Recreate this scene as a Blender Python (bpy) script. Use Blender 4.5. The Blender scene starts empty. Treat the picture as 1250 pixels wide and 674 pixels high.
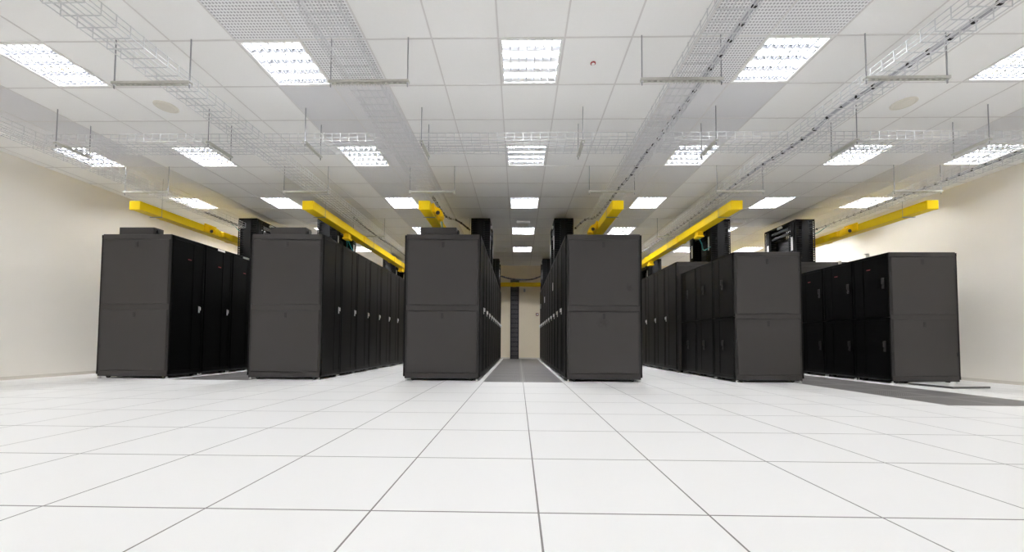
import bpy, bmesh, math, random
from mathutils import Vector, Matrix

random.seed(7)
SC = bpy.context.scene
COL = SC.collection

# ------------------------------------------------------------------ dimensions
CEIL = 3.34                    # ceiling height
FX0, FY0 = 0.075, 1.317        # floor tile grid origin
CX0, CY0 = -0.195, 3.185       # ceiling tile grid origin
T = 0.6                        # tile size
XW0, XW1 = -7.55, 7.55         # side walls
YW0, YW1 = -3.0, 13.0          # wall behind the camera, far wall
PITCH = 0.605                  # rack spacing along a row
H_TALL, H_SHORT = 2.28, 2.03

# ------------------------------------------------------------------ materials
def new_mat(name):
    m = bpy.data.materials.new(name); m.use_nodes = True
    nt = m.node_tree
    return m, nt, nt.nodes['Principled BSDF']

def math_node(nt, op, a, b=None, c=None):
    n = nt.nodes.new('ShaderNodeMath'); n.operation = op
    for i, v in enumerate((a, b, c)):
        if v is None: continue
        if isinstance(v, (int, float)): n.inputs[i].default_value = v
        else: nt.links.new(v, n.inputs[i])
    return n.outputs[0]

def mix_col(nt, fac, a, b):
    n = nt.nodes.new('ShaderNodeMix'); n.data_type = 'RGBA'
    if isinstance(fac, (int, float)): n.inputs[0].default_value = fac
    else: nt.links.new(fac, n.inputs[0])
    for idx, v in ((6, a), (7, b)):
        if isinstance(v, tuple): n.inputs[idx].default_value = (*v, 1)
        else: nt.links.new(v, n.inputs[idx])
    return n.outputs[2]

def coords(nt):
    tc = nt.nodes.new('ShaderNodeTexCoord')
    sp = nt.nodes.new('ShaderNodeSeparateXYZ')
    nt.links.new(tc.outputs['Object'], sp.inputs[0])
    return tc.outputs['Object'], sp.outputs

def noise(nt, vec, scale, detail=3):
    n = nt.nodes.new('ShaderNodeTexNoise')
    n.inputs['Scale'].default_value = scale; n.inputs['Detail'].default_value = detail
    nt.links.new(vec, n.inputs['Vector'])
    return n.outputs['Fac']

def simple(name, col, rough=0.5, metal=0.0, spec=0.5, var=0.06, scale=14.0):
    """plain painted / plastic / metal surface with a faint procedural variation"""
    m, nt, b = new_mat(name)
    vec, _ = coords(nt)
    f = noise(nt, vec, scale)
    c2 = tuple(max(0.0, x * (1 - var)) for x in col)
    nt.links.new(mix_col(nt, f, col, c2), b.inputs['Base Color'])
    b.inputs['Roughness'].default_value = rough
    b.inputs['Metallic'].default_value = metal
    b.inputs['Specular IOR Level'].default_value = spec
    return m

def grid_dist(nt, s, x0, y0, half):
    """distance to the nearest line of a square grid with cell 2*half"""
    px = math_node(nt, 'PINGPONG', math_node(nt, 'SUBTRACT', s[0], x0), half)
    py = math_node(nt, 'PINGPONG', math_node(nt, 'SUBTRACT', s[1], y0), half)
    return px, py

def floor_mat(name, tile, tile2, line, perforated):
    m, nt, b = new_mat(name)
    vec, s = coords(nt)
    px, py = grid_dist(nt, s, FX0, FY0, T / 2)
    d = math_node(nt, 'MINIMUM', px, py)
    isline = math_node(nt, 'LESS_THAN', d, 0.0034)
    sp = noise(nt, vec, 260, 2)
    cl = noise(nt, vec, 0.8, 2)
    fac = math_node(nt, 'ADD', math_node(nt, 'MULTIPLY', sp, 0.5), math_node(nt, 'MULTIPLY', cl, 0.5))
    base = mix_col(nt, fac, tile, tile2)
    if perforated:
        hx, hy = grid_dist(nt, s, FX0, FY0, 0.0125)
        dd = math_node(nt, 'SQRT', math_node(nt, 'ADD', math_node(nt, 'POWER', hx, 2), math_node(nt, 'POWER', hy, 2)))
        hole = math_node(nt, 'LESS_THAN', dd, 0.0078)
        inside = math_node(nt, 'GREATER_THAN', d, 0.03)
        base = mix_col(nt, math_node(nt, 'MULTIPLY', hole, inside), base, (0.012, 0.012, 0.013))
    nt.links.new(mix_col(nt, isline, base, line), b.inputs['Base Color'])
    b.inputs['Roughness'].default_value = 0.42
    b.inputs['Specular IOR Level'].default_value = 0.35
    return m

M = {}
M['floor'] = floor_mat('white_floor_tile', (0.93, 0.93, 0.925), (0.88, 0.88, 0.875), (0.22, 0.21, 0.205), False)
M['perf_floor'] = floor_mat('perforated_floor_tile', (0.24, 0.23, 0.225), (0.20, 0.19, 0.187), (0.40, 0.39, 0.38), True)
M['wall'] = simple('cream_wall_paint', (0.90, 0.865, 0.80), 0.75, spec=0.2, var=0.03, scale=3)
M['back_wall'] = simple('cream_wall_warm_light_tint', (0.90, 0.80, 0.62), 0.75, spec=0.2, var=0.03, scale=3)  # wall cream with the far end's warmer light mixed into the colour
M['ceiling'] = simple('white_mineral_tile', (0.94, 0.94, 0.935), 0.85, spec=0.15, var=0.03, scale=60)
M['tbar'] = simple('ceiling_grid_enamel', (0.74, 0.725, 0.72), 0.5, var=0.02)
M['skirt'] = simple('cream_skirting', (0.70, 0.66, 0.59), 0.6, var=0.03)

def perf_ceiling(name, half, rad, metal_col, hole_col):
    m, nt, b = new_mat(name)
    vec, s = coords(nt)
    hx, hy = grid_dist(nt, s, CX0, CY0, half)
    dd = math_node(nt, 'SQRT', math_node(nt, 'ADD', math_node(nt, 'POWER', hx, 2), math_node(nt, 'POWER', hy, 2)))
    hole = math_node(nt, 'LESS_THAN', dd, rad)
    nt.links.new(mix_col(nt, hole, metal_col, hole_col), b.inputs['Base Color'])
    b.inputs['Roughness'].default_value = 0.55
    return m
M['perf_ceiling'] = perf_ceiling('perforated_grey_ceiling_tile', 0.005, 0.0025, (0.79, 0.79, 0.81), (0.55, 0.55, 0.57))
M['coarse_ceiling'] = perf_ceiling('coarse_perforated_ceiling_tile', 0.014, 0.0085, (0.86, 0.86, 0.88), (0.42, 0.42, 0.44))

def panel_mat(name, marks=()):
    """charcoal powder coat, optionally with greasy hand marks at (x, z, radius)"""
    m, nt, b = new_mat(name)
    vec, s = coords(nt)
    f = noise(nt, vec, 420, 2)
    base = mix_col(nt, f, (0.039, 0.035, 0.034), (0.030, 0.027, 0.026))
    blot = noise(nt, vec, 22, 4)
    for mx, mz, rad in marks:
        dx = math_node(nt, 'SUBTRACT', s[0], mx); dz = math_node(nt, 'SUBTRACT', s[2], mz)
        dd = math_node(nt, 'SQRT', math_node(nt, 'ADD', math_node(nt, 'POWER', dx, 2), math_node(nt, 'POWER', dz, 2)))
        k = math_node(nt, 'SUBTRACT', 1.0, math_node(nt, 'DIVIDE', dd, rad))
        k = math_node(nt, 'ADD', k, math_node(nt, 'MULTIPLY', math_node(nt, 'SUBTRACT', blot, 0.5), 2.2))
        k.node.use_clamp = True
        base = mix_col(nt, math_node(nt, 'MULTIPLY', k, 0.75), base, (0.014, 0.012, 0.011))
    nt.links.new(base, b.inputs['Base Color'])
    b.inputs['Roughness'].default_value = 0.52
    b.inputs['Specular IOR Level'].default_value = 0.4
    return m
M['panel'] = panel_mat('charcoal_powder_coat')
M['marked_panel'] = panel_mat('charcoal_powder_coat_with_hand_marks', ((-0.01, 0.90, 0.10), (0.40, 1.45, 0.07)))
M['frame'] = simple('black_rack_frame', (0.011, 0.010, 0.010), 0.45, var=0.2)

def door_mat(name, metal_col, spec):
    m, nt, b = new_mat(name)
    vec, s = coords(nt)
    hx = math_node(nt, 'PINGPONG', s[1], 0.004); hy = math_node(nt, 'PINGPONG', s[2], 0.004)
    dd = math_node(nt, 'SQRT', math_node(nt, 'ADD', math_node(nt, 'POWER', hx, 2), math_node(nt, 'POWER', hy, 2)))
    hole = math_node(nt, 'LESS_THAN', dd, 0.003)
    nt.links.new(mix_col(nt, hole, metal_col, (0.002, 0.002, 0.002)), b.inputs['Base Color'])
    b.inputs['Roughness'].default_value = 0.5
    b.inputs['Specular IOR Level'].default_value = spec
    return m
M['door'] = door_mat('black_perforated_door', (0.0065, 0.0055, 0.0052), 0.15)
M['deep_door'] = door_mat('deep_black_perforated_door', (0.0025, 0.0025, 0.0025), 0.05)
M['black'] = simple('black_plastic', (0.007, 0.007, 0.008), 0.45, var=0.2)
M['dark'] = simple('dark_steel', (0.022, 0.021, 0.022), 0.4, var=0.15)
M['tower'] = simple('black_cable_manager', (0.003, 0.003, 0.0035), 0.5, spec=0.15, var=0.2)
M['chrome'] = simple('chrome', (0.88, 0.88, 0.89), 0.3, metal=0.7, var=0.03)
M['zinc'] = simple('zinc_plated_wire', (0.74, 0.75, 0.77), 0.40, metal=0.4, var=0.15, scale=30)
M['strut'] = simple('galvanised_strut', (0.68, 0.68, 0.63), 0.5, metal=0.3, var=0.15, scale=40)
M['rod'] = simple('threaded_rod_steel', (0.40, 0.41, 0.43), 0.45, metal=0.7, var=0.2, scale=90)
M['yellow'] = simple('yellow_raceway_plastic', (0.94, 0.66, 0.0), 0.5, spec=0.3, var=0.03)
M['yellow2'] = simple('yellow_fitting_plastic', (0.97, 0.63, 0.0), 0.5, spec=0.3, var=0.04)
M['white'] = simple('white_enamel', (0.88, 0.88, 0.87), 0.4, var=0.02)
M['paper'] = simple('white_sticker', (0.85, 0.85, 0.84), 0.6, var=0.04)
M['offwhite'] = simple('offwhite_plastic', (0.78, 0.75, 0.68), 0.5, var=0.05)
M['red'] = simple('red_plastic', (0.30, 0.015, 0.015), 0.45, var=0.1)
M['louvre'] = simple('white_louvre_blade', (0.86, 0.86, 0.87), 0.45, var=0.03)
M['reflector'] = simple('mirror_louvre_reflector', (0.74, 0.76, 0.82), 0.12, metal=1.0, var=0.05)
M['badge'] = simple('dark_red_badge', (0.16, 0.006, 0.008), 0.5, var=0.1)
M['grey_cable'] = simple('grey_cable_jacket', (0.50, 0.51, 0.56), 0.5, var=0.25, scale=25)
M['dark_cable'] = simple('dark_cable_jacket', (0.06, 0.055, 0.06), 0.5, var=0.3, scale=25)
M['teal'] = simple('teal_fibre_jacket', (0.01, 0.36, 0.37), 0.45, var=0.15)
M['pale_cable'] = simple('pale_cable_jacket', (0.62, 0.60, 0.57), 0.5, var=0.1)
M['velcro'] = simple('black_velcro', (0.010, 0.010, 0.012), 0.9, var=0.3)
M['slab_side'] = simple('floor_panel_edge', (0.10, 0.10, 0.10), 0.6, var=0.2)
M['slab_top'] = simple('floor_panel_laminate', (0.84, 0.84, 0.835), 0.45, var=0.04, scale=200)
M['ladder'] = simple('black_cable_ladder', (0.022, 0.021, 0.022), 0.5, var=0.2)

def tube_mat(name, strength):
    m, nt, b = new_mat(name)
    b.inputs['Base Color'].default_value = (0.9, 0.9, 0.9, 1)
    b.inputs['Emission Color'].default_value = (0.985, 0.99, 1.0, 1)
    b.inputs['Emission Strength'].default_value = strength
    return m
# same lamps throughout; rear tubes boosted to brighten the back of the hall
M['tube_front'] = tube_mat('fluorescent_tube', 44.0)
M['tube_middle'] = tube_mat('fluorescent_tube_stronger', 140.0)
M['tube_back'] = tube_mat('fluorescent_tube_strongest', 330.0)

# ------------------------------------------------------------------ mesh helpers
class MB:
    def __init__(self): self.v = []; self.f = []; self.mi = []
    def box(self, x0, x1, y0, y1, z0, z1, mi=0, bev=0.0):
        if x1 < x0: x0, x1 = x1, x0
        if y1 < y0: y0, y1 = y1, y0
        if bev > 0:
            bm = bmesh.new(); bmesh.ops.create_cube(bm, size=1)
            for v in bm.verts:
                v.co = Vector(((x0 + x1) / 2 + v.co.x * (x1 - x0), (y0 + y1) / 2 + v.co.y * (y1 - y0), (z0 + z1) / 2 + v.co.z * (z1 - z0)))
            bmesh.ops.bevel(bm, geom=list(bm.edges), offset=bev, segments=1, affect='EDGES')
            n = len(self.v); bm.verts.index_update()
            self.v += [tuple(v.co) for v in bm.verts]
            for f in bm.faces: self.f.append(tuple(n + v.index for v in f.verts)); self.mi.append(mi)
            bm.free(); return self
        n = len(self.v)
        self.v += [(x, y, z) for z in (z0, z1) for y in (y0, y1) for x in (x0, x1)]
        for q in ((0, 2, 3, 1), (4, 5, 7, 6), (0, 1, 5, 4), (2, 6, 7, 3), (0, 4, 6, 2), (1, 3, 7, 5)):
            self.f.append(tuple(n + i for i in q)); self.mi.append(mi)
        return self
    def quad(self, a, b, c, d, mi=0):
        n = len(self.v); self.v += [a, b, c, d]; self.f.append((n, n + 1, n + 2, n + 3)); self.mi.append(mi)
        return self
    def tube(self, pts, r, n=6, mi=0, caps=True):
        pts = [Vector(p) for p in pts]
        up = Vector((0, 0, 1)); rings = []
        prev = None
        for i, p in enumerate(pts):
            t = (pts[min(i + 1, len(pts) - 1)] - pts[max(i - 1, 0)]).normalized()
            if prev is None:
                a = up if abs(t.dot(up)) < 0.9 else Vector((1, 0, 0))
                u = t.cross(a).normalized()
            else:
                u = (prev - t * prev.dot(t)).normalized()
            prev = u; w = t.cross(u)
            k = len(self.v)
            for j in range(n):
                ang = 2 * math.pi * (j + 0.5) / n
                self.v.append(tuple(p + u * (r * math.cos(ang)) + w * (r * math.sin(ang))))
            rings.append(k)
        for a, b in zip(rings, rings[1:]):
            for j in range(n):
                self.f.append((a + j, a + (j + 1) % n, b + (j + 1) % n, b + j)); self.mi.append(mi)
        if caps:
            self.f.append(tuple(rings[0] + j for j in reversed(range(n)))); self.mi.append(mi)
            self.f.append(tuple(rings[-1] + j for j in range(n))); self.mi.append(mi)
        return self
    def lathe(self, c, prof, n=20, axis='z', mi=0):
        """prof: list of (radius, height) along axis"""
        rings = []
        for r, h in prof:
            k = len(self.v)
            for j in range(n):
                a = 2 * math.pi * j / n
                x, y = r * math.cos(a), r * math.sin(a)
                if axis == 'z': q = (c[0] + x, c[1] + y, c[2] + h)
                elif axis == 'x': q = (c[0] + h, c[1] + x, c[2] + y)
                else: q = (c[0] + x, c[1] + h, c[2] + y)
                self.v.append(q)
            rings.append(k)
        for a, b in zip(rings, rings[1:]):
            for j in range(n):
                self.f.append((a + j, a + (j + 1) % n, b + (j + 1) % n, b + j)); self.mi.append(mi)
        self.f.append(tuple(rings[0] + j for j in reversed(range(n)))); self.mi.append(mi)
        self.f.append(tuple(rings[-1] + j for j in range(n))); self.mi.append(mi)
        return self
    def prism(self, poly, x0, x1, mi=0):
        """poly of (y, z) points extruded along x"""
        n = len(self.v); k = len(poly)
        self.v += [(x0, y, z) for y, z in poly] + [(x1, y, z) for y, z in poly]
        for j in range(k):
            self.f.append((n + j, n + (j + 1) % k, n + k + (j + 1) % k, n + k + j)); self.mi.append(mi)
        self.f.append(tuple(n + j for j in reversed(range(k)))); self.mi.append(mi)
        self.f.append(tuple(n + k + j for j in range(k))); self.mi.append(mi)
        return self
    def prism_y(self, poly, y0, y1, mi=0):
        """poly of (x, z) points extruded along y"""
        n = len(self.v); k = len(poly)
        self.v += [(x, y0, z) for x, z in poly] + [(x, y1, z) for x, z in poly]
        for j in range(k):
            self.f.append((n + j, n + (j + 1) % k, n + k + (j + 1) % k, n + k + j)); self.mi.append(mi)
        self.f.append(tuple(n + j for j in reversed(range(k)))); self.mi.append(mi)
        self.f.append(tuple(n + k + j for j in range(k))); self.mi.append(mi)
        return self
    def build(self, name, mats, parent=None, smooth=False, fix=True):
        me = bpy.data.meshes.new(name)
        me.from_pydata(self.v, [], self.f)
        if not isinstance(mats, (list, tuple)): mats = [mats]
        for m in mats: me.materials.append(m)
        me.polygons.foreach_set('material_index', self.mi)
        if fix:
            bm = bmesh.new(); bm.from_mesh(me); bmesh.ops.recalc_face_normals(bm, faces=bm.faces); bm.to_mesh(me); bm.free()
        if smooth:
            me.polygons.foreach_set('use_smooth', [True] * len(me.polygons))
        me.update()
        o = bpy.data.objects.new(name, me); COL.objects.link(o)
        if parent: o.parent = parent
        return o

def tag(o, label, cat, group=None, kind=None):
    o['label'] = label; o['category'] = cat
    if group: o['group'] = group
    if kind: o['kind'] = kind
    return o

def thing(name, label, cat, loc=(0, 0, 0), group=None, rz=0.0):
    o = bpy.data.objects.new(name, None); COL.objects.link(o)
    o.location = loc; o.rotation_euler = (0, 0, rz); o.empty_display_size = 0.1
    return tag(o, label, cat, group)

KIDS = {}
def kids(o):
    return [c for c in COL.objects if c.parent == o]
def tree(o):
    """cache of a prototype's parts and sub-parts"""
    if o.name not in KIDS:
        KIDS[o.name] = [(c, kids(c)) for c in kids(o)]
    return KIDS[o.name]
def dup(proto, label, loc, group=None, rz=None):
    r = proto.copy(); COL.objects.link(r); r.location = loc
    if rz is not None: r.rotation_euler = (0, 0, rz)
    r['label'] = label
    if group: r['group'] = group
    for c, sub in tree(proto):
        d = c.copy(); COL.objects.link(d); d.parent = r
        for g in sub:
            e = g.copy(); COL.objects.link(e); e.parent = d
    return r

def structure(o):
    o['kind'] = 'structure'; return o

# ------------------------------------------------------------------ room shell
def in_perf(i, j):
    return (-1 <= i < 1 and j >= 7) or (-9 <= i < -7 and j >= 7) or (7 <= i < 9 and j >= 4)
fl = MB()
i0, i1 = -13, 13; j0, j1 = -8, 20
for i in range(i0, i1):
    for j in range(j0, j1):
        x0, x1 = max(FX0 + i * T, XW0), min(FX0 + (i + 1) * T, XW1)
        y0, y1 = max(FY0 + j * T, YW0), min(FY0 + (j + 1) * T, YW1)
        if x1 - x0 < 1e-4 or y1 - y0 < 1e-4: continue
        fl.quad((x0, y0, 0), (x1, y0, 0), (x1, y1, 0), (x0, y1, 0), 1 if in_perf(i, j) else 0)
structure(fl.build('floor', [M['floor'], M['perf_floor']], fix=False))

LIGHT_COLS = [-11, -8, -4, 0, 4, 8, 11]
LIGHT_ROWS = [-9, -6, -3, 0, 3, 6, 9, 12]
GREY_COLS = {-11, -10, -4, -3, 3, 4, 10, 11}
lights = {(m, n) for m in LIGHT_COLS for n in LIGHT_ROWS if CY0 + (n + 1) * T <= YW1 + 0.01}
ce = MB()
for m in range(-13, 14):
    for n in range(-11, 18):
        if (m, n) in lights: continue
        x0, x1 = max(CX0 + m * T, XW0), min(CX0 + (m + 1) * T, XW1)
        y0, y1 = max(CY0 + n * T, YW0), min(CY0 + (n + 1) * T, YW1)
        if x1 - x0 < 1e-4 or y1 - y0 < 1e-4: continue
        ce.quad((x0, y0, CEIL), (x0, y1, CEIL), (x1, y1, CEIL), (x1, y0, CEIL), (2 if n < 0 or (n == 0 and m in (-3, 3)) else 1) if m in GREY_COLS else 0)
ce.quad((XW0, YW0, CEIL + 0.30), (XW0, YW1, CEIL + 0.30), (XW1, YW1, CEIL + 0.30), (XW1, YW0, CEIL + 0.30), 0)
structure(ce.build('ceiling', [M['ceiling'], M['perf_ceiling'], M['coarse_ceiling']], fix=False))

gb = MB()   # exposed T-bar grid of the suspended ceiling
for m in range(-12, 14):
    x = CX0 + m * T
    if XW0 < x < XW1: gb.box(x - 0.0075, x + 0.0075, YW0, YW1, CEIL - 0.0035, CEIL + 0.02)
for n in range(-10, 18):
    y = CY0 + n * T
    if YW0 < y < YW1: gb.box(XW0, XW1, y - 0.0075, y + 0.0075, CEIL - 0.0028, CEIL + 0.02)
structure(gb.build('trim_1', M['tbar'], fix=False))

wt = 0.12
structure(MB().box(XW0 - wt, XW0, YW0, YW1, 0, CEIL + 0.3).build('wall_left', M['wall']))
structure(MB().box(XW1, XW1 + wt, YW0, YW1, 0, CEIL + 0.3).build('wall_right', M['wall']))
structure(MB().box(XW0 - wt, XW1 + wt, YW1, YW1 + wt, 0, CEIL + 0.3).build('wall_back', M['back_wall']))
structure(MB().box(XW0 - wt, XW1 + wt, YW0 - wt, YW0, 0, CEIL + 0.3).build('wall_front', M['wall']))
structure(MB().box(XW0, XW0 + 0.012, YW0, YW1, 0, 0.05).build('baseboard_left', M['skirt']))
structure(MB().box(XW1 - 0.012, XW1, YW0, YW1, 0, 0.05).build('baseboard_right', M['skirt']))
structure(MB().box(XW0 + .012, XW1 - .012, YW1 - 0.012, YW1, 0, 0.05).build('baseboard_back', M['skirt']))

# ------------------------------------------------------------------ ceiling lights
ORD = ['first', 'second', 'third', 'fourth', 'fifth', 'sixth', 'seventh', 'eighth', 'ninth', 'tenth', 'eleventh', 'twelfth']
def make_light(tube):
    r = thing('ceiling_light', 'light', 'ceiling light', (0, 0, 0), 'recessed louvre ceiling lights')
    g = 0.2905; hd = 0.085
    h = MB()
    h.box(-g, g, -g, g, hd, hd + 0.008)
    for s in (-1, 1):
        h.box(s * g, s * (g - 0.006), -g, g, 0.0, hd)
        h.box(-g, g, s * g, s * (g - 0.006), 0.0, hd)
        h.box(s * g, s * (g - 0.022), -g, g, -0.003, 0.003)
        h.box(-g, g, s * g, s * (g - 0.022), -0.003, 0.003)
    h.build('housing', M['white'], r)
    rf = MB()
    lv = MB()
    for k in range(5):                       # reflector ridges between the lamps
        y = -0.272 + k * 0.136
        rf.prism([(y - 0.006, 0.006), (y + 0.006, 0.006), (y + 0.013, 0.022), (y + 0.030, 0.056), (y - 0.030, 0.056), (y - 0.013, 0.022)], -0.27, 0.27)
        lv.box(-0.27, 0.27, y - 0.0065, y + 0.0065, 0.002, 0.006)
    for k in range(8):                       # cross blades
        x = -0.27 + 0.54 * k / 7
        for q in range(4):
            y = -0.272 + q * 0.136
            rf.prism_y([(x - 0.003, 0.006), (x + 0.003, 0.006), (x + 0.008, 0.019), (x - 0.008, 0.019)], y + 0.008, y + 0.128)
            lv.box(x - 0.0035, x + 0.0035, y + 0.007, y + 0.129, 0.002, 0.006)
    rf.build('reflector', M['reflector'], r)
    lv.build('louvre', M['louvre'], r)
    for k in range(4):
        y = -0.204 + k * 0.136
        MB().tube([(-0.265, y, 0.043), (0.265, y, 0.043)], 0.013, 8).build('tube', M[tube], r)
    return r
lamp = {}
colname = {-11: 'column along the left wall', -8: 'second column from the left', -4: 'third column from the left', 0: 'column over the central aisle',
           4: 'third column from the right', 8: 'second column from the right', 11: 'column along the right wall'}
for m in LIGHT_COLS:
    for n in LIGHT_ROWS:
        if (m, n) not in lights: continue
        if n >= 0:
            lab = f'louvre ceiling light, {ORD[n // 3]} from the front in the {colname[m]}'
        else:
            lab = f'louvre ceiling light, {ORD[-n // 3 - 1]} towards the camera, {colname[m]}'
        loc = (CX0 + (m + 0.5) * T, CY0 + (n + 0.5) * T, CEIL)
        tube = 'tube_front' if n < 6 else 'tube_middle' if n < 9 else 'tube_back'
        if tube not in lamp:
            lamp[tube] = make_light(tube); lamp[tube].location = loc; lamp[tube]['label'] = lab
        else:
            dup(lamp[tube], lab, loc)

# ------------------------------------------------------------------ server racks
def frame_mesh(D, H, seams):
    f = MB()
    hx = D / 2 - 0.03; W = 0.298
    for sx in (-1, 1):
        for sy in (-1, 1):
            f.box(sx * hx, sx * (hx - 0.045), sy * W, sy * (W - 0.04), 0.035, H, bev=0.003)
    f.box(-hx, hx, -W, W, H - 0.03, H, bev=0.003)
    f.box(-hx, hx, -W, W, 0.035, 0.07)
    for sy in (-1, 1):
        f.box(-hx + 0.045, hx - 0.045, sy * (W - 0.012), sy * (W - 0.02), 0.06, H - 0.03)
    return f

def rail_spans(H, seams):
    z0, z1, z2, z3 = seams
    return ((0.045, z0 - 0.004), (z1 + 0.004, z2 - 0.004), (z3 + 0.004, H - 0.004))

def add_side_panels(r, D, H, seams, mat='panel'):
    z0, z1, z2, z3 = seams
    for a, b in rail_spans(H, seams):
        MB().box(-(D / 2 - 0.038), D / 2 - 0.038, -0.301, -0.285, a, b, bev=0.002).build('side_rail', M['panel'], r)
    hx = D / 2 - 0.062
    for a, b in ((z0 + 0.004, z1 - 0.004), (z2 + 0.004, z3 - 0.004)):
        p = MB().box(-hx, hx, -0.305, -0.288, a, b, bev=0.003).build('side_panel', M[mat], r)
        MB().box(-0.022, 0.022, -0.3085, -0.304, b - 0.115, b - 0.03, bev=0.002).box(-0.010, 0.010, -0.311, -0.308, b - 0.09, b - 0.055).build('latch', M['frame'], p)
    for sx in (-1, 1):
        for z in (0.22 * H, 0.86 * H):
            MB().box(sx * (hx + 0.004), sx * (hx + 0.018), -0.3055, -0.29, z - 0.03, z + 0.03, bev=0.002).build('catch', M['black'], r)

def chrome_handle(x, s, y, z):
    h = MB()
    h.box(x, x + s * 0.006, y - 0.010, y + 0.010, z - 0.060, z + 0.050)
    h.box(x + s * 0.006, x + s * 0.030, y - 0.009, y + 0.009, z - 0.022, z + 0.040, bev=0.004)
    h.lathe((x, y, z - 0.045), [(0.008, 0), (0.008, s * 0.012), (0.005, s * 0.014)], 10, 'x')
    return h

def add_feet(r, D):
    for sx in (-1, 1):
        for sy in (-1, 1):
            MB().lathe((sx * (D / 2 - 0.05), sy * 0.278, 0), [(0.024, 0), (0.024, 0.010), (0.011, 0.014), (0.011, 0.045)], 10).build('foot', M['chrome'], r)
    for sx in (-1, 1):
        for sy in (-1, 1):
            MB().lathe((sx * (D / 2 - 0.14), sy * 0.24 - 0.01, 0.026), [(0.026, 0), (0.026, 0.024)], 12, 'y').box(sx * (D / 2 - 0.14) - 0.02, sx * (D / 2 - 0.14) + 0.02, sy * 0.24 - 0.02, sy * 0.24 + 0.02, 0.03, 0.05).build('caster', M['black'], r)

def full_door(s, D, H, handle=True, logo=False, sheet='door'):
    x = s * (D / 2 - 0.028); o = s * 0.024
    d = MB(); W = 0.294; a, b = 0.065, H - 0.012
    d.box(x, x + o, -W, -W + 0.035, a, b, bev=0.003); d.box(x, x + o, W, W - 0.035, a, b, bev=0.003)
    d.box(x, x + o, -W, W, a, a + 0.05); d.box(x, x + o, -W, W, b - 0.05, b)
    d.box(x, x + o * 0.7, -W + 0.03, W - 0.03, a + 0.04, b - 0.04)
    d.box(x, x + o * 0.95, 0.075, 0.115, a + 0.04, b - 0.04, bev=0.002)
    return d

def half_door(s, D, a, b):
    x = s * (D / 2 - 0.028); o = s * 0.024
    d = MB(); W = 0.294
    d.box(x, x + o, -W, -W + 0.03, a, b, bev=0.003); d.box(x, x + o, W, W - 0.03, a, b, bev=0.003)
    d.box(x, x + o, -W, W, a, a + 0.035); d.box(x, x + o, -W, W, b - 0.035, b)
    d.box(x, x + o * 0.75, -W + 0.02, W - 0.02, a + 0.02, b - 0.02)
    d.box(x, x + o * 0.9, 0.10, 0.13, a + 0.03, b - 0.03, bev=0.002)
    return d

SEAM_T = (0.125, 1.08, 1.17, 2.195)
SEAM_S = (0.120, 0.985, 1.06, 1.955)

def make_tall(s, D, end=False, logo=False, name='server_rack', mat='panel'):
    r = thing(name, 'rack', 'server rack', (0, 0, 0), 'tall black server racks')
    frame_mesh(D, H_TALL, SEAM_T).build('frame', M['frame'], r)
    d = full_door(s, D, H_TALL).build('door', M['deep_door' if logo else 'door'], r)
    xf = s * (D / 2 - 0.004)
    chrome_handle(xf, s, 0.2, 1.13).build('handle', M['chrome'], d)
    if logo:
        MB().box(xf - s * 0.004, xf + s * 0.002, -0.03, 0.03, 1.93, 1.945).build('badge', M['badge'], d)
    full_door(-s, D, H_TALL).build('rear_door', M['door'], r)
    add_feet(r, D)
    if end: add_side_panels(r, D, H_TALL, SEAM_T, mat)
    return r

def make_short(s, D, end=False, logo=False, hy=-0.21):
    r = thing('server_rack', 'rack', 'server rack', (0, 0, 0), 'shorter server racks with split doors')
    frame_mesh(D, H_SHORT, SEAM_S).build('frame', M['frame'], r)
    xf = s * (D / 2 - 0.004)
    for a, b, zh in ((0.065, 1.015, 0.57), (1.025, H_SHORT - 0.012, 1.555)):
        d = half_door(s, D, a, b).build('door', M['deep_door' if logo else 'door'], r)
        hb = MB().box(xf, xf + s * 0.004, hy - 0.019, hy + 0.019, zh - 0.085, zh + 0.085, bev=0.001)
        hb.box(xf + s * 0.004, xf + s * 0.026, hy - 0.011, hy + 0.011, zh - 0.01, zh + 0.078, bev=0.004)
        hb.lathe((xf, hy, zh - 0.06), [(0.014, 0), (0.014, s * 0.014)], 10, 'x')
        hb.build('handle', M['panel'], d)
        if logo and zh > 1:
            MB().box(xf - s * 0.004, xf + s * 0.002, -0.02, 0.04, 1.80, 1.815).build('badge', M['badge'], d)
    full_door(-s, D, H_SHORT).build('rear_door', M['door'], r)
    add_feet(r, D)
    if end: add_side_panels(r, D, H_SHORT, SEAM_S)
    return r

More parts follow.
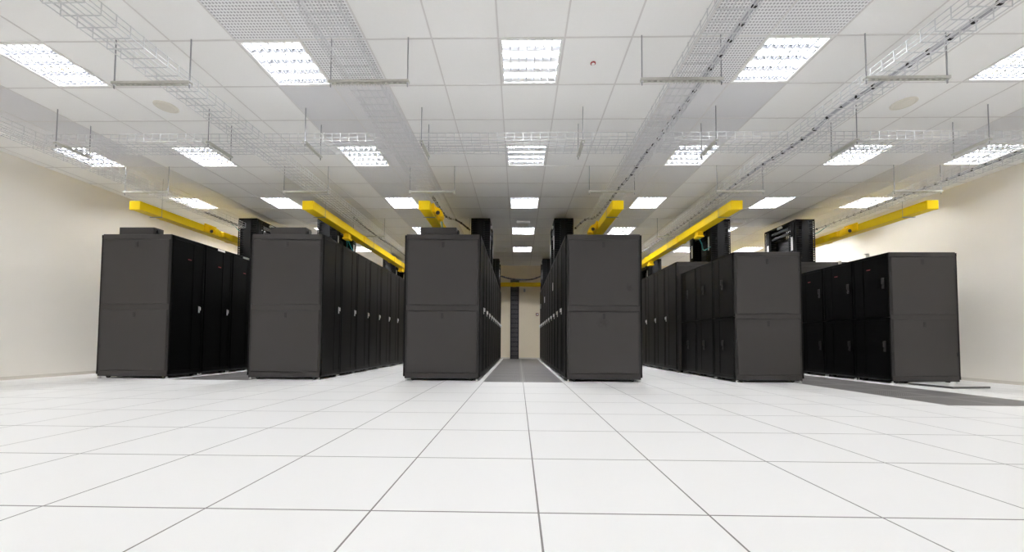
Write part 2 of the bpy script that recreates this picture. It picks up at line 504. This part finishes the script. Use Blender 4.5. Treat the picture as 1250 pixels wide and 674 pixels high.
ROWS = {   # name phrase, x range, door side
    1: ('leftmost row', -6.63, -5.46, 1),
    2: ('second row from the left', -4.23, -3.05, 1),
    3: ('row left of the central aisle', -1.785, -0.585, 1),
    4: ('row right of the central aisle', 0.72, 1.905, -1),
    5: ('second row from the right', 3.23, 4.40, -1),
    6: ('rightmost row', 5.66, 6.83, -1)}
Y_T = 5.62
for rn, n_r in ((1, 5), (2, 11), (3, 11), (4, 11)):
    phrase, x0, x1, s = ROWS[rn]
    D = x1 - x0; xc = (x0 + x1) / 2
    end = make_tall(s, D, end=True, logo=(rn == 1), mat='marked_panel' if rn == 4 else 'panel')
    end.location = (xc, Y_T + 0.3025, 0)
    end['label'] = f'charcoal-sided tall rack at the front of the {phrase}'
    mid = None
    for i in range(1, n_r):
        lab = f'black server rack, {ORD[i]} from the front in the {phrase}'
        loc = (xc, Y_T + PITCH * i + 0.3025, 0)
        if mid is None:
            mid = make_tall(s, D, logo=(rn == 1)); mid.location = loc; mid['label'] = lab; rk = mid
        else:
            rk = dup(mid, lab, loc)
        if rn == 4 and i in (3, 7, 10):
            xs = s * (D / 2 - 0.004)
            MB().box(xs - s * 0.004, xs + s * 0.001, -0.08, 0.03, 1.70, 1.86).build('sticker', M['paper'], rk)
        if rn == 1 and i in (1, 2):
            xs = s * (D / 2 - 0.004)
            MB().box(xs - s * 0.003, xs + s * 0.001, -0.05, 0.11, H_TALL - 0.05, H_TALL - 0.014).build('sticker', M['paper'], rk)
for rn, n_t in ((5, 8), (6, 2)):
    phrase, x0, x1, s = ROWS[rn]
    Ds = 1.07
    xs0 = 3.325 if rn == 5 else 5.70
    hy = 0.0 if rn == 5 else -0.225
    ys = 5.69 if rn == 5 else 5.70
    proto = None
    for i in range(3):
        loc = (xs0 + Ds / 2, ys + PITCH * i + 0.3025, 0)
        if i == 0:
            e = make_short(s, Ds, True, rn == 6, hy); e.location = loc
            e['label'] = f'shorter charcoal-sided server rack at the front of the {phrase}'
        else:
            lab = f'shorter black server rack, {ORD[i]} from the front in the {phrase}'
            if proto is None:
                proto = make_short(s, Ds, False, rn == 6, hy); proto.location = loc; proto['label'] = lab
            else: dup(proto, lab, loc)
    D = x1 - x0; xc = (x0 + x1) / 2; mid = None
    for i in range(n_t):
        loc = (xc, ys + PITCH * 3 + 0.015 + PITCH * i + 0.3025, 0)
        if i == 0:
            e = make_tall(s, D, True); e.location = loc
            e['label'] = f'tall server rack standing directly behind the shorter racks in the {phrase}'
        else:
            lab = f'black server rack, {ORD[3 + i]} from the front in the {phrase}'
            if mid is None:
                mid = make_tall(s, D); mid.location = loc; mid['label'] = lab
            else: dup(mid, lab, loc)

# grey boxes on the roofs of the three near racks at left
for rn, dx in ((1, 0.20), (2, 0.262), (3, 0.226)):
    phrase, x0, x1, s = ROWS[rn]
    b = thing('roof_box', f'dark grey box on the near rack of the {phrase}', 'box', (x0 + dx + 0.285, Y_T + 0.16, H_TALL), 'grey boxes on the rack roofs')
    MB().box(-0.285, 0.285, -0.08, 0.08, 0.022, 0.135, bev=0.004).build('cover', M['panel'], b)
    MB().box(-0.275, 0.275, -0.07, 0.07, 0.0, 0.022).build('base', M['black'], b)
    MB().box(0.305, 0.317, -0.05, 0.03, 0.0, 0.10).box(0.305, 0.40, -0.05, 0.03, 0.0, 0.03).box(0.28, 0.317, -0.05, -0.035, 0.03, 0.08).build('bracket', M['black'], b)

# small angle brackets on the roofs in the rightmost row
for y, w in ((6.62, 'farther'), (6.10, 'nearer')):
    b = MB().box(-0.02, 0.10, -0.03, 0.03, 0.0, 0.006).box(-0.02, -0.014, -0.03, 0.03, 0.0, 0.06).prism([(-0.03, 0.06), (0.03, 0.06), (0.03, 0.066), (-0.03, 0.066)], -0.06, -0.014).build('angle_bracket', M['strut'])
    b.location = (5.80, y, H_SHORT)
    tag(b, f'small grey angle bracket on the rightmost racks, the {w} of two', 'bracket', 'angle brackets on the rack roof')

# ------------------------------------------------------------------ open cable tower on the racks
def make_tower(w, L, hh, s):
    r = thing('cable_tower', 'tower', 'cable tower', (0, 0, 0), 'open cable tower on top of the racks')
    pd = 0.2
    MB().box(-w / 2, w / 2, 0, L, 0, 0.03).build('base', M['tower'], r)
    MB().box(-w / 2, w / 2, 0, L, hh - 0.035, hh, bev=0.004).build('top_cover', M['tower'], r)
    for y0, sg in ((0, 1), (L, -1)):
        c = MB()
        c.box(-0.07, 0.07, y0, y0 + sg * pd, 0.03, hh - 0.035)
        c.box(-w / 2 + 0.02, w / 2 - 0.02, y0 + sg * 0.085, y0 + sg * 0.115, 0.03, hh - 0.035)
        for sx in (-1, 1):
            c.box(sx * (w / 2), sx * (w / 2 - 0.012), y0 + sg * 0.05, y0 + sg * 0.15, 0.03, hh - 0.035)
        p = c.build('cable_manager', M['tower'], r)
        for sx in (-1, 1):
            for yy in (y0, y0 + sg * (pd - 0.016)):
                fm = MB()
                k = 0; z = 0.06
                while z < hh - 0.08:
                    fm.box(sx * 0.07, sx * (w / 2 - 0.005), yy, yy + sg * 0.016, z, z + 0.018)
                    z += 0.047
                fm.box(sx * (w / 2 - 0.012), sx * (w / 2), yy, yy + sg * 0.016, 0.03, hh - 0.035)
                fm.build('finger_comb', M['tower'], p)
        MB().box(s * (w / 2), s * (w / 2 + 0.002), y0 + sg * 0.085, y0 + sg * 0.135, hh * 0.30, hh * 0.62).build('label_strip', M['paper'], r)
    for z in (hh - 0.15, hh - 0.26):
        MB().box(-w / 2 + 0.02, -w / 2 + 0.05, pd, L - pd, z, z + 0.05, bev=0.003).box(w / 2 - 0.05, w / 2 - 0.02, pd, L - pd, z, z + 0.05, bev=0.003).build('crossbar', M['dark'], r)
    pp = MB().box(-0.03, 0.0, pd, L - pd, 0.08, hh - 0.30, bev=0.003)
    for k in range(6):
        z = 0.12 + k * 0.075
        pp.box(-0.045, 0.015, pd + 0.03, L - pd - 0.03, z, z + 0.035)
    pp.build('patch_panel', M['dark'], r)
    MB().box(s * (w / 2 - 0.02), s * (w / 2 + 0.004), L * 0.42, L * 0.56, hh - 0.07, hh - 0.02).build('name_plate', M['paper'], r)
    return r
TW, TH = 0.395, 0.90
TOW = {1: (-5.91, -5.515), 2: (-4.23, -3.835), 3: (-0.995, -0.60), 4: (0.735, 1.13), 5: (3.99, 4.385), 6: (5.72, 6.115)}
tp = {1: make_tower(TW, 0.95, TH, 1), -1: make_tower(TW, 0.95, TH, -1)}
used = set()
for rn, (a, b) in TOW.items():
    s = ROWS[rn][3]
    spots = [(7.5 if rn < 5 else 7.56, 'nearer')] + ([(11.2, 'farther')] if rn in (2, 3, 4, 5) else [])
    for y, w in spots:
        lab = f'black cable tower on the {ROWS[rn][0]}' + (f', {w} one' if len(spots) > 1 else '')
        loc = ((a + b) / 2, y, H_TALL)
        if s not in used:
            used.add(s); o = tp[s]; o.location = loc; o['label'] = lab
        else: dup(tp[s], lab, loc)

# ------------------------------------------------------------------ wire mesh cable trays
TZ = 2.945; TS = 0.10; WR = 0.0040
def basket(length, width):
    """wire basket running along local Y, width along X, base at z=0"""
    m = MB()
    n = int(round(length / 0.1))
    ys = [length * k / n for k in range(n + 1)]
    for y in ys:
        m.tube([(-width / 2, y, TS), (-width / 2, y, 0), (width / 2, y, 0), (width / 2, y, TS)], WR, 4)
    xs = [-width / 2 + width * k / 5 for k in range(6)]
    for x in xs: m.tube([(x, 0, 2 * WR), (x, length, 2 * WR)], WR, 4)
    for sx in (-1, 1):
        for z in (0.05, TS):
            m.tube([(sx * (width / 2 - 2 * WR), 0, z), (sx * (width / 2 - 2 * WR), length, z)], WR, 4)
    return m
TRAYS = {1: (-5.98, -5.68, 1.3, 7.4), 2: (-3.325, -3.025, 1.3, 12.3), 3: (-1.58, -1.28, 1.3, 12.3), 4: (1.365, 1.665, 1.3, 12.3), 5: (3.105, 3.405, 1.3, 12.3), 6: (6.02, 6.32, 1.3, 7.4)}
def put_tray(m, loc, rz, label):
    r = m.build('wire_cable_tray', M['zinc']); r.location = loc; r.rotation_euler = (0, 0, rz)
    return tag(r, label, 'cable tray', 'wire mesh cable trays under the ceiling')
for rn, (a, b, y0, y1) in TRAYS.items():
    put_tray(basket(y1 - y0, b - a), ((a + b) / 2, y0, TZ), 0, f'wire mesh cable tray running lengthwise above the {ROWS[rn][0]}')
gaps = [(1, 2), (2, 3), (3, 4), (4, 5), (5, 6)]
for p, q in gaps:
    xa = TRAYS[p][1] + 0.02; xb = TRAYS[q][0] - 0.02
    if p == 3: lab = 'wire mesh tray crossing over the central aisle'
    else: lab = f'crossing wire mesh tray, {ORD[p - 1]} crossing piece from the left'
    put_tray(basket(xb - xa, 0.30), (xb, 4.315, TZ), math.pi / 2, lab)

# trapeze hangers
def make_hanger(L):
    r = thing('trapeze_hanger', 'hanger', 'tray hanger', (0, 0, 0), 'trapeze hangers under the ceiling')
    m = MB()
    m.box(-L / 2, L / 2, -0.0205, 0.0205, 0.018, 0.021)
    for sy in (-1, 1): m.box(-L / 2, L / 2, sy * 0.0205, sy * 0.018, 0, 0.021)
    n = int(L / 0.05)
    for k in range(n + 1):
        x = -L / 2 + k * (L / n)
        m.box(max(x - 0.011, -L / 2), min(x + 0.011, L / 2), -0.0205, 0.0205, 0, 0.003)
    for sy in (-1, 1): m.box(-L / 2, L / 2, sy * 0.0205, sy * 0.0075, 0, 0.003)
    m.build('strut', M['strut'], r)
    for sx in (-1, 1):
        x = sx * (L / 2 - 0.012)
        rod = MB().tube([(x, 0, -0.035), (x, 0, CEIL - 2.92 - 0.001)], 0.0055, 6).build('rod', M['rod'], r)
        MB().lathe((x, 0, -0.009), [(0.012, 0), (0.012, 0.009)], 6).build('nut', M['zinc'], rod)
        MB().lathe((x, 0, 0.021), [(0.012, 0), (0.012, 0.009)], 6).build('nut', M['zinc'], rod)
    return r
HZ = 2.92
hp = make_hanger(0.72); hused = False
hx = {1: -5.875, 2: -3.335, 3: -1.352, 4: 1.432, 5: 3.385, 6: 6.058}
whn = ['first', 'second', 'third', 'fourth']
for rn, x in hx.items():
    for k, y in enumerate((3.17, 5.57, 7.97, 10.37)):
        if rn in (1, 6) and k > 1: continue
        lab = f'trapeze hanger over the {ROWS[rn][0]}, {whn[k]} from the front'
        if rn == 6 and k == 1 or rn == 1 and k == 1: lab = f'trapeze hanger over the {ROWS[rn][0]}, second from the front'
        xx = x + (0.09 if rn == 4 else -0.09) if rn in (3, 4) and k == 2 else x
        if not hused: hp.location = (x, y, HZ); hp['label'] = lab; hused = True
        else: dup(hp, lab, (xx, y, HZ))
hq = make_hanger(0.36); qused = False
for k, x in enumerate((-5.49, -3.66, -2.51, -1.14, 0.735, 2.26, 3.85, 5.325)):
    side = ORD[k] + ' from the left' if k < 4 else ORD[7 - k] + ' from the right'
    if side.startswith('first'): side = 'left' + 'most' if k < 4 else 'rightmost'
    lab = f'short hanger bar under the crossing wire tray, {side} of the eight'
    loc = (x, 4.315, HZ)
    if not qused: hq.location = loc; hq.rotation_euler = (0, 0, math.pi / 2); hq['label'] = lab; qused = True
    else: dup(hq, lab, loc)

# ------------------------------------------------------------------ yellow fibre raceways
def make_raceway(length, w=0.17, h=0.135, rods=(0.35, 2.4, 4.4), fit=None, drops=(), axis_rods=True, rod_side=-1, rod_top=2.94):
    r = thing('hanging_raceway', 'raceway', 'cable raceway', (0, 0, 0), 'yellow cable raceways above the racks')
    b = MB()
    b.box(-w / 2, w / 2, 0.03, length, 0, h - 0.012, bev=0.006)
    b.build('trough', M['yellow'], r)
    MB().box(-w / 2 - 0.005, w / 2 + 0.005, 0.03, length, h - 0.02, h, bev=0.004).build('lid', M['yellow'], r)
    MB().box(-w / 2 - 0.004, w / 2 + 0.004, 0, 0.045, -0.004, h + 0.002, bev=0.005).build('end_cap', M['yellow'], r)
    y = 1.9
    while y < length - 0.2:
        MB().box(-w / 2 - 0.009, w / 2 + 0.009, y, y + 0.11, -0.009, h + 0.006, bev=0.004).build('coupler', M['yellow2'], r)
        y += 1.9
    if axis_rods:
        for y in rods:
            k = MB().tube([(rod_side * (w / 2 + 0.012), y, -0.012), (rod_side * (w / 2 + 0.012), y, rod_top - 2.69)], 0.0026, 5)
            k.box(-w / 2 - 0.017, w / 2 + 0.017, y - 0.012, y + 0.012, -0.014, -0.009)
            k.build('suspension_rod', M['rod'], r)
    if fit:
        fy, sx = fit                     # side exit with a down-turned trumpet
        f = MB()
        f.box(sx * w / 2, sx * (w / 2 + 0.03), fy - 0.16, fy + 0.10, 0.02, h + 0.03, bev=0.004)
        N = 7; R0, R1 = 0.055, 0.135
        pts_o = [(R1 * math.sin(t), R1 * math.cos(t)) for t in [math.pi / 2 * 1.15 * i / N for i in range(N + 1)]]
        pts_i = [(R0 * math.sin(t), R0 * math.cos(t)) for t in [math.pi / 2 * 1.15 * i / N for i in range(N + 1)]]
        n0 = len(f.v); xb = w / 2 + 0.02; zb = 0.0
        for (a, c), (d, e) in zip(pts_o, pts_i):
            for yy in (fy - 0.07, fy + 0.07):
                f.v.append((sx * (xb + a), yy, zb + c)); f.v.append((sx * (xb + d), yy, zb + e))
        for i in range(N):
            k = n0 + 4 * i; q = k + 4
            for A, B in ((0, 2), (3, 1), (1, 0), (2, 3)):
                f.f.append((k + A, k + B, q + B, q + A)); f.mi.append(0)
        f.f.append((n0, n0 + 1, n0 + 3, n0 + 2)); f.mi.append(0)
        k = n0 + 4 * N; f.f.append((k, k + 2, k + 3, k + 1)); f.mi.append(0)
        fo = f.build('side_exit', M['yellow2'], r)
        MB().lathe((sx * (w / 2 + 0.075), fy - 0.0712, 0.035), [(0.034, 0), (0.030, -0.003)], 14, 'y').build('knockout', M['dark_cable'], fo)
        g = MB().box(sx * w / 2, sx * (w / 2 + 0.075), fy + 0.22, fy + 0.40, 0.01, 0.115, bev=0.01)
        g.build('junction_cover', M['yellow2'], r)
    for dy in drops:
        MB().box(-0.05, 0.05, dy - 0.06, dy + 0.06, -0.07, 0.0, bev=0.006).prism([(dy - 0.06, -0.07), (dy + 0.06, -0.07), (dy + 0.085, -0.11), (dy - 0.085, -0.11)], -0.06, 0.06).build('drop_outlet', M['yellow2'], r)
    return r
RZ = 2.69
for rn, xc, y0, y1, fit, drops in ((1, -6.145, 5.65, 12.0, (1.35, 1), ()), (2, -3.35, 5.65, 12.3, None, (1.35, 4.6)), (3, -1.496, 5.65, 12.3, (0.33, 1), ()),
                            (4, 1.546, 5.65, 12.3, (1.2, -1), ()), (5, 3.386, 5.65, 12.3, None, (1.2, 3.7, 5.6)), (6, 6.368, 5.65, 12.0, (1.3, -1), ())):
    r = make_raceway(y1 - y0, fit=fit, drops=drops, rod_side=1 if rn < 4 else -1, rod_top=CEIL - 0.001 if rn == 1 else TZ - 0.004)
    r.location = (xc, y0, RZ); r['label'] = f'long yellow plastic cable raceway hanging above the {ROWS[rn][0]}'
rc = make_raceway(7.4, w=0.16, h=0.125, axis_rods=True, rods=(0.5, 2.6, 4.8, 6.9), rod_top=CEIL - 0.001 + 0.155)
rc.location = (3.7, 12.62, 2.535); rc.rotation_euler = (0, 0, math.pi / 2)
rc['label'] = 'yellow cable raceway crossing in front of the far wall'
# ------------------------------------------------------------------ cables
def smooth_path(pts, step=0.06):
    """Catmull-Rom through the points"""
    P = [Vector(p) for p in pts]; P = [P[0] * 2 - P[1]] + P + [P[-1] * 2 - P[-2]]
    out = []
    for i in range(1, len(P) - 2):
        n = max(2, int((P[i + 1] - P[i]).length / step))
        for k in range(n):
            t = k / n
            out.append(0.5 * ((2 * P[i]) + (P[i + 1] - P[i - 1]) * t + (2 * P[i - 1] - 5 * P[i] + 4 * P[i + 1] - P[i + 2]) * t * t + (3 * P[i] - P[i - 1] - 3 * P[i + 1] + P[i + 2]) * t ** 3))
    out.append(P[-2]); return out

def bundle(pts, label, strands=6, sr=0.0075, R=0.012, mat='grey_cable', strap=0.15, group='cable bundles on the trays', name='cable_bundle'):
    path = smooth_path(pts)
    r = thing(name, label, 'cable bundle', tuple(path[0]), group)
    o = path[0]; m = MB()
    for k in range(strands):
        a0 = 2 * math.pi * k / strands; q = []
        for i, p in enumerate(path):
            t = (path[min(i + 1, len(path) - 1)] - path[max(i - 1, 0)]).normalized()
            u = t.cross(Vector((0, 0, 1))).normalized(); w = u.cross(t)
            a = a0 + i * 0.05
            rr = R if k else 0
            q.append(p - o + u * rr * math.cos(a) + w * rr * math.sin(a))
        m.tube(q, sr, 5)
    m.build('cables', M[mat], r, smooth=True)
    if strap:
        d = 0; nxt = strap * 0.6
        for a, b in zip(path, path[1:]):
            L = (b - a).length
            if d + L > nxt:
                c = a + (b - a) * ((nxt - d) / L) - o; t = (b - a).normalized()
                MB().tube([c - t * 0.009, c + t * 0.009], R + sr + 0.004, 9).build('strap', M['velcro'], r)
                nxt += strap
            d += L
    return r
cz = 2.985
bundle([(1.705, 1.3, 3.06), (1.70, 2.6, 3.06), (1.70, 3.3, 3.06), (1.695, 3.9, 3.08), (1.70, 4.15, 3.092), (1.695, 4.5, 3.092), (1.65, 4.8, 3.085), (1.60, 5.1, 3.0), (1.55, 5.5, cz), (1.50, 6.5, cz), (1.44, 7.0, cz + .02), (1.38, 7.25, 3.085), (1.30, 7.42, 3.08), (1.17, 7.58, 2.98)],
       'strapped grey cables on the tray above the row right of the central aisle')
bundle([(3.44, 1.3, 3.06), (3.44, 2.6, 3.06), (3.435, 3.1, 3.065), (3.41, 3.5, 3.085), (3.36, 3.85, 3.08), (3.30, 4.1, cz + .01), (3.28, 4.5, cz), (3.24, 4.9, cz), (3.24, 5.6, cz), (3.28, 7.0, cz), (3.25, 9.0, cz), (3.28, 12.2, cz)],
       'strapped grey cable bundle on the tray above the second row from the right')
bundle([(6.355, 1.3, 3.055), (6.355, 4.7, 3.055), (6.36, 5.4, 3.055), (6.36, 6.1, 3.055), (6.355, 6.6, 3.055), (6.36, 7.1, 3.055), (6.36, 7.38, 3.05), (6.28, 7.58, 3.02), (6.15, 7.72, 2.97)],
       'strapped grey cable bundle on the tray above the rightmost row')
bundle([(-1.42, 5.9, cz), (-1.41, 6.6, cz), (-1.38, 6.9, cz + .01), (-1.34, 7.2, 3.06), (-1.28, 7.36, 3.09), (-1.18, 7.5, 3.06), (-1.03, 7.60, 2.96)],
       'dark cable bundle leading to the cable tower left of the central aisle', mat='dark_cable', strap=0.17)
bundle([(-3.18, 6.9, cz), (-3.22, 8.0, cz), (-3.16, 9.5, cz), (-3.2, 12.2, cz)], 'dark cable bundle on the tray above the second row from the left', mat='dark_cable', strap=0.22)
bundle([(-5.84, 6.6, cz), (-5.83, 7.2, cz), (-5.80, 7.4, cz), (-5.80, 7.47, cz)], 'dark strapped cables entering the cable tower on the leftmost row', mat='dark_cable', strap=0.13)
bundle([(-0.565, 11.75, 2.735), (-0.30, 12.0, 2.70), (0.1, 12.05, 2.67), (0.45, 12.0, 2.68), (0.70, 11.75, 2.73)], 'dark cables sagging across the far end of the central aisle', mat='dark_cable', strap=0.2, sr=0.009, R=0.018, group='sagging cables', name='hanging_cable_bundle')

def cable(pts, label, mat, r=0.005):
    path = smooth_path(pts, 0.04); o = path[0]
    c = MB().tube([p - o for p in path], r, 6).build('hanging_patch_cord', M[mat], smooth=True)
    c.location = o
    return tag(c, label, 'cable', 'loose patch cables')
cable([(-1.28, 5.98, 2.60), (-1.27, 5.99, 2.5), (-1.26, 6.05, 2.40), (-1.25, 6.15, 2.30), (-1.24, 6.22, 2.285)], 'teal fibre cable dropping from the raceway exit left of the central aisle', 'teal', 0.008)
cable([(-1.30, 5.985, 2.60), (-1.29, 5.995, 2.48), (-1.30, 6.06, 2.38), (-1.30, 6.16, 2.288), (-1.29, 6.26, 2.287)], 'pale cable beside the teal one dropping from the raceway exit', 'pale_cable', 0.008)
cable([(-3.36, 7.0, 2.565), (-3.40, 7.1, 2.50), (-3.55, 7.35, 2.48), (-3.822, 7.60, 2.62)], 'teal fibre cable under the raceway outlet of the second row from the left', 'teal', 0.008)
cable([(-3.34, 7.02, 2.565), (-3.33, 7.2, 2.42), (-3.32, 7.5, 2.36), (-3.35, 7.9, 2.40), (-3.822, 8.3, 2.55)], 'teal fibre cable looping low behind the yellow outlet, second row from the left', 'teal', 0.008)
cable([(3.40, 6.86, 2.565), (3.5, 6.98, 2.50), (3.7, 7.3, 2.46), (3.975, 7.57, 2.60)], 'teal fibre cable under the raceway outlet of the second row from the right', 'teal', 0.008)
cable([(6.24, 7.36, 2.975), (6.22, 7.44, 2.96), (6.18, 7.56, 2.90), (6.13, 7.66, 2.88)], 'teal fibre cable entering the cable tower on the rightmost row', 'teal', 0.008)
cable([(-5.90, 7.28, 2.975), (-5.895, 7.38, 2.97), (-5.88, 7.44, 2.93), (-5.87, 7.475, 2.90)], 'teal fibre cable entering the cable tower on the leftmost row', 'teal', 0.008)

# ------------------------------------------------------------------ cable ladder on the far wall
ld = thing('cable_ladder', 'black vertical cable ladder full of cables on the far wall', 'cable ladder', (-0.135, YW1 - 0.07, 0.0))
for sx in (-1, 1):
    MB().box(sx * 0.15, sx * 0.138, -0.035, 0.035, 0, 2.85).box(sx * 0.15, sx * 0.125, -0.035, -0.03, 0, 2.85).build('side_rail', M['ladder'], ld)
for k in range(17):
    MB().box(-0.138, 0.138, -0.03, 0.0, 0.10 + k * 0.165, 0.119 + k * 0.165, bev=0.003).build('rung', M['ladder'], ld)
lc = MB()
for k in range(9):
    x = -0.12 + k * 0.03
    lc.tube([(x, 0.016 + 0.004 * (k % 2), 0.0), (x + 0.004, 0.016, 1.3), (x, 0.016, 2.82)], 0.0145, 6)
lcb = lc.build('vertical_cables', M['grey_cable']); lcb.location = (-0.135, YW1 - 0.05, 0)
lcb.data.materials[0] = simple('charcoal_cable_jacket', (0.13, 0.12, 0.13), 0.5, var=0.3)
tag(lcb, 'charcoal cables running up behind the rungs of the wall ladder', 'cable bundle')

# small fittings on the far wall
wf = thing('wall_mounted_camera', 'small grey camera-like fitting on the far wall under the raceway', 'wall fitting', (0.213, YW1, 2.47))
MB().box(-0.03, 0.03, -0.012, 0, -0.04, 0.04, bev=0.003).build('back_plate', M['rod'], wf)
MB().tube([(0, -0.01, 0), (0, -0.06, 0.0), (0, -0.08, -0.03)], 0.012, 8).build('arm', M['rod'], wf)
MB().lathe((0, -0.15, -0.05), [(0.032, 0), (0.036, 0.02), (0.036, 0.12)], 12, 'y').build('housing', M['rod'], wf)
cp = thing('wall_mounted_call_point', 'small red box on the far wall beside the right row end', 'call point', (0.67, YW1, 1.59))
MB().box(-0.045, 0.045, -0.05, 0, -0.05, 0.05, bev=0.006).build('back_box', M['red'], cp)
MB().box(-0.028, 0.028, -0.054, -0.05, -0.028, 0.028).build('glass_plate', M['white'], cp)

# ------------------------------------------------------------------ ceiling fittings
for x, y, w in ((-4.138, 4.108, 'left'), (4.359, 4.122, 'right')):
    sp = thing('ceiling_speaker', f'round off-white ceiling speaker on the {w} side of the hall', 'ceiling speaker', (x, y, CEIL), 'round ceiling speakers')
    MB().lathe((0, 0, 0), [(0.115, 0), (0.115, -0.010), (0.098, -0.016), (0.092, -0.010)], 28).build('rim', M['offwhite'], sp, smooth=False)
    MB().lathe((0, 0, -0.010), [(0.091, 0), (0.086, -0.006), (0.045, -0.012), (0.012, -0.013)], 28).build('grille', M['offwhite'], sp)
dt = thing('ceiling_indicator', 'tiny round red-ringed indicator on a ceiling tile right of centre', 'ceiling indicator', (0.718, 3.49, CEIL))
MB().lathe((0, 0, 0), [(0.026, 0), (0.026, -0.006), (0.018, -0.009)], 18).build('ring', M['red'], dt)
MB().lathe((0, 0, -0.0085), [(0.017, 0), (0.014, -0.006), (0.005, -0.008)], 16).build('lens', M['white'], dt)
for x, y, w in ((0.10, 8.27, 'above the central aisle'), (4.88, 8.2, 'beyond the second row from the right'), (-4.75, 8.35, 'beyond the second row from the left')):
    bx = thing('ceiling_mounted_unit', f'small white box on the ceiling {w}', 'ceiling unit', (x, y, CEIL), 'white boxes on the ceiling')
    MB().box(-0.15, 0.15, -0.13, 0.13, -0.055, 0, bev=0.008).build('cover', M['white'], bx)
    MB().box(-0.11, 0.11, -0.09, 0.09, -0.062, -0.054, bev=0.002).build('diffuser', M['offwhite'], bx)

# lifted floor panel lying by the right row
fp = thing('floor_panel', 'loose white floor panel with dark edge lying before the rightmost row', 'floor panel', (6.19, 5.40, 0.0), rz=math.radians(7))
MB().box(-0.30, 0.30, -0.27, 0.25, 0.0, 0.028, bev=0.003).build('core', M['slab_side'], fp)
MB().box(-0.297, 0.297, -0.267, 0.247, 0.028, 0.032).build('top_sheet', M['slab_top'], fp)

# ------------------------------------------------------------------ world, camera, view
w = bpy.data.worlds.new('world'); SC.world = w; w.use_nodes = True
w.node_tree.nodes['Background'].inputs[0].default_value = (0.8, 0.85, 0.9, 1)
w.node_tree.nodes['Background'].inputs[1].default_value = 0.0

cam = bpy.data.cameras.new('camera'); co = bpy.data.objects.new('camera', cam); COL.objects.link(co)
cam.sensor_width = 36.0; cam.sensor_fit = 'HORIZONTAL'
cam.lens = 444.988 / 1250 * 36.0
cam.shift_y = (401.916 - 337.0) / 1250.0
cam.clip_start = 0.05
R = ((0.99983, 0.01726, 0.00580), (-0.00519, -0.03482, 0.99938), (-0.01745, 0.99924, 0.03472))   # camera right, up, forward
right, up, fwd = (Vector(v) for v in R)
# re-orthonormalise
fwd.normalize(); right = (right - fwd * right.dot(fwd)).normalized(); up = right.cross(fwd).normalized()
mt = Matrix((right, up, -fwd)).transposed().to_4x4()
mt.translation = Vector((0, 0, 0.6065))
co.matrix_world = mt
SC.camera = co

SC.view_settings.view_transform = 'Standard'
SC.view_settings.look = 'None'
SC.view_settings.gamma = 1.0
SC.view_settings.use_curve_mapping = False
SC.view_settings.exposure = 0.0
SC.cycles.use_denoising = True
SC.cycles.diffuse_bounces = 10
SC.cycles.max_bounces = 14
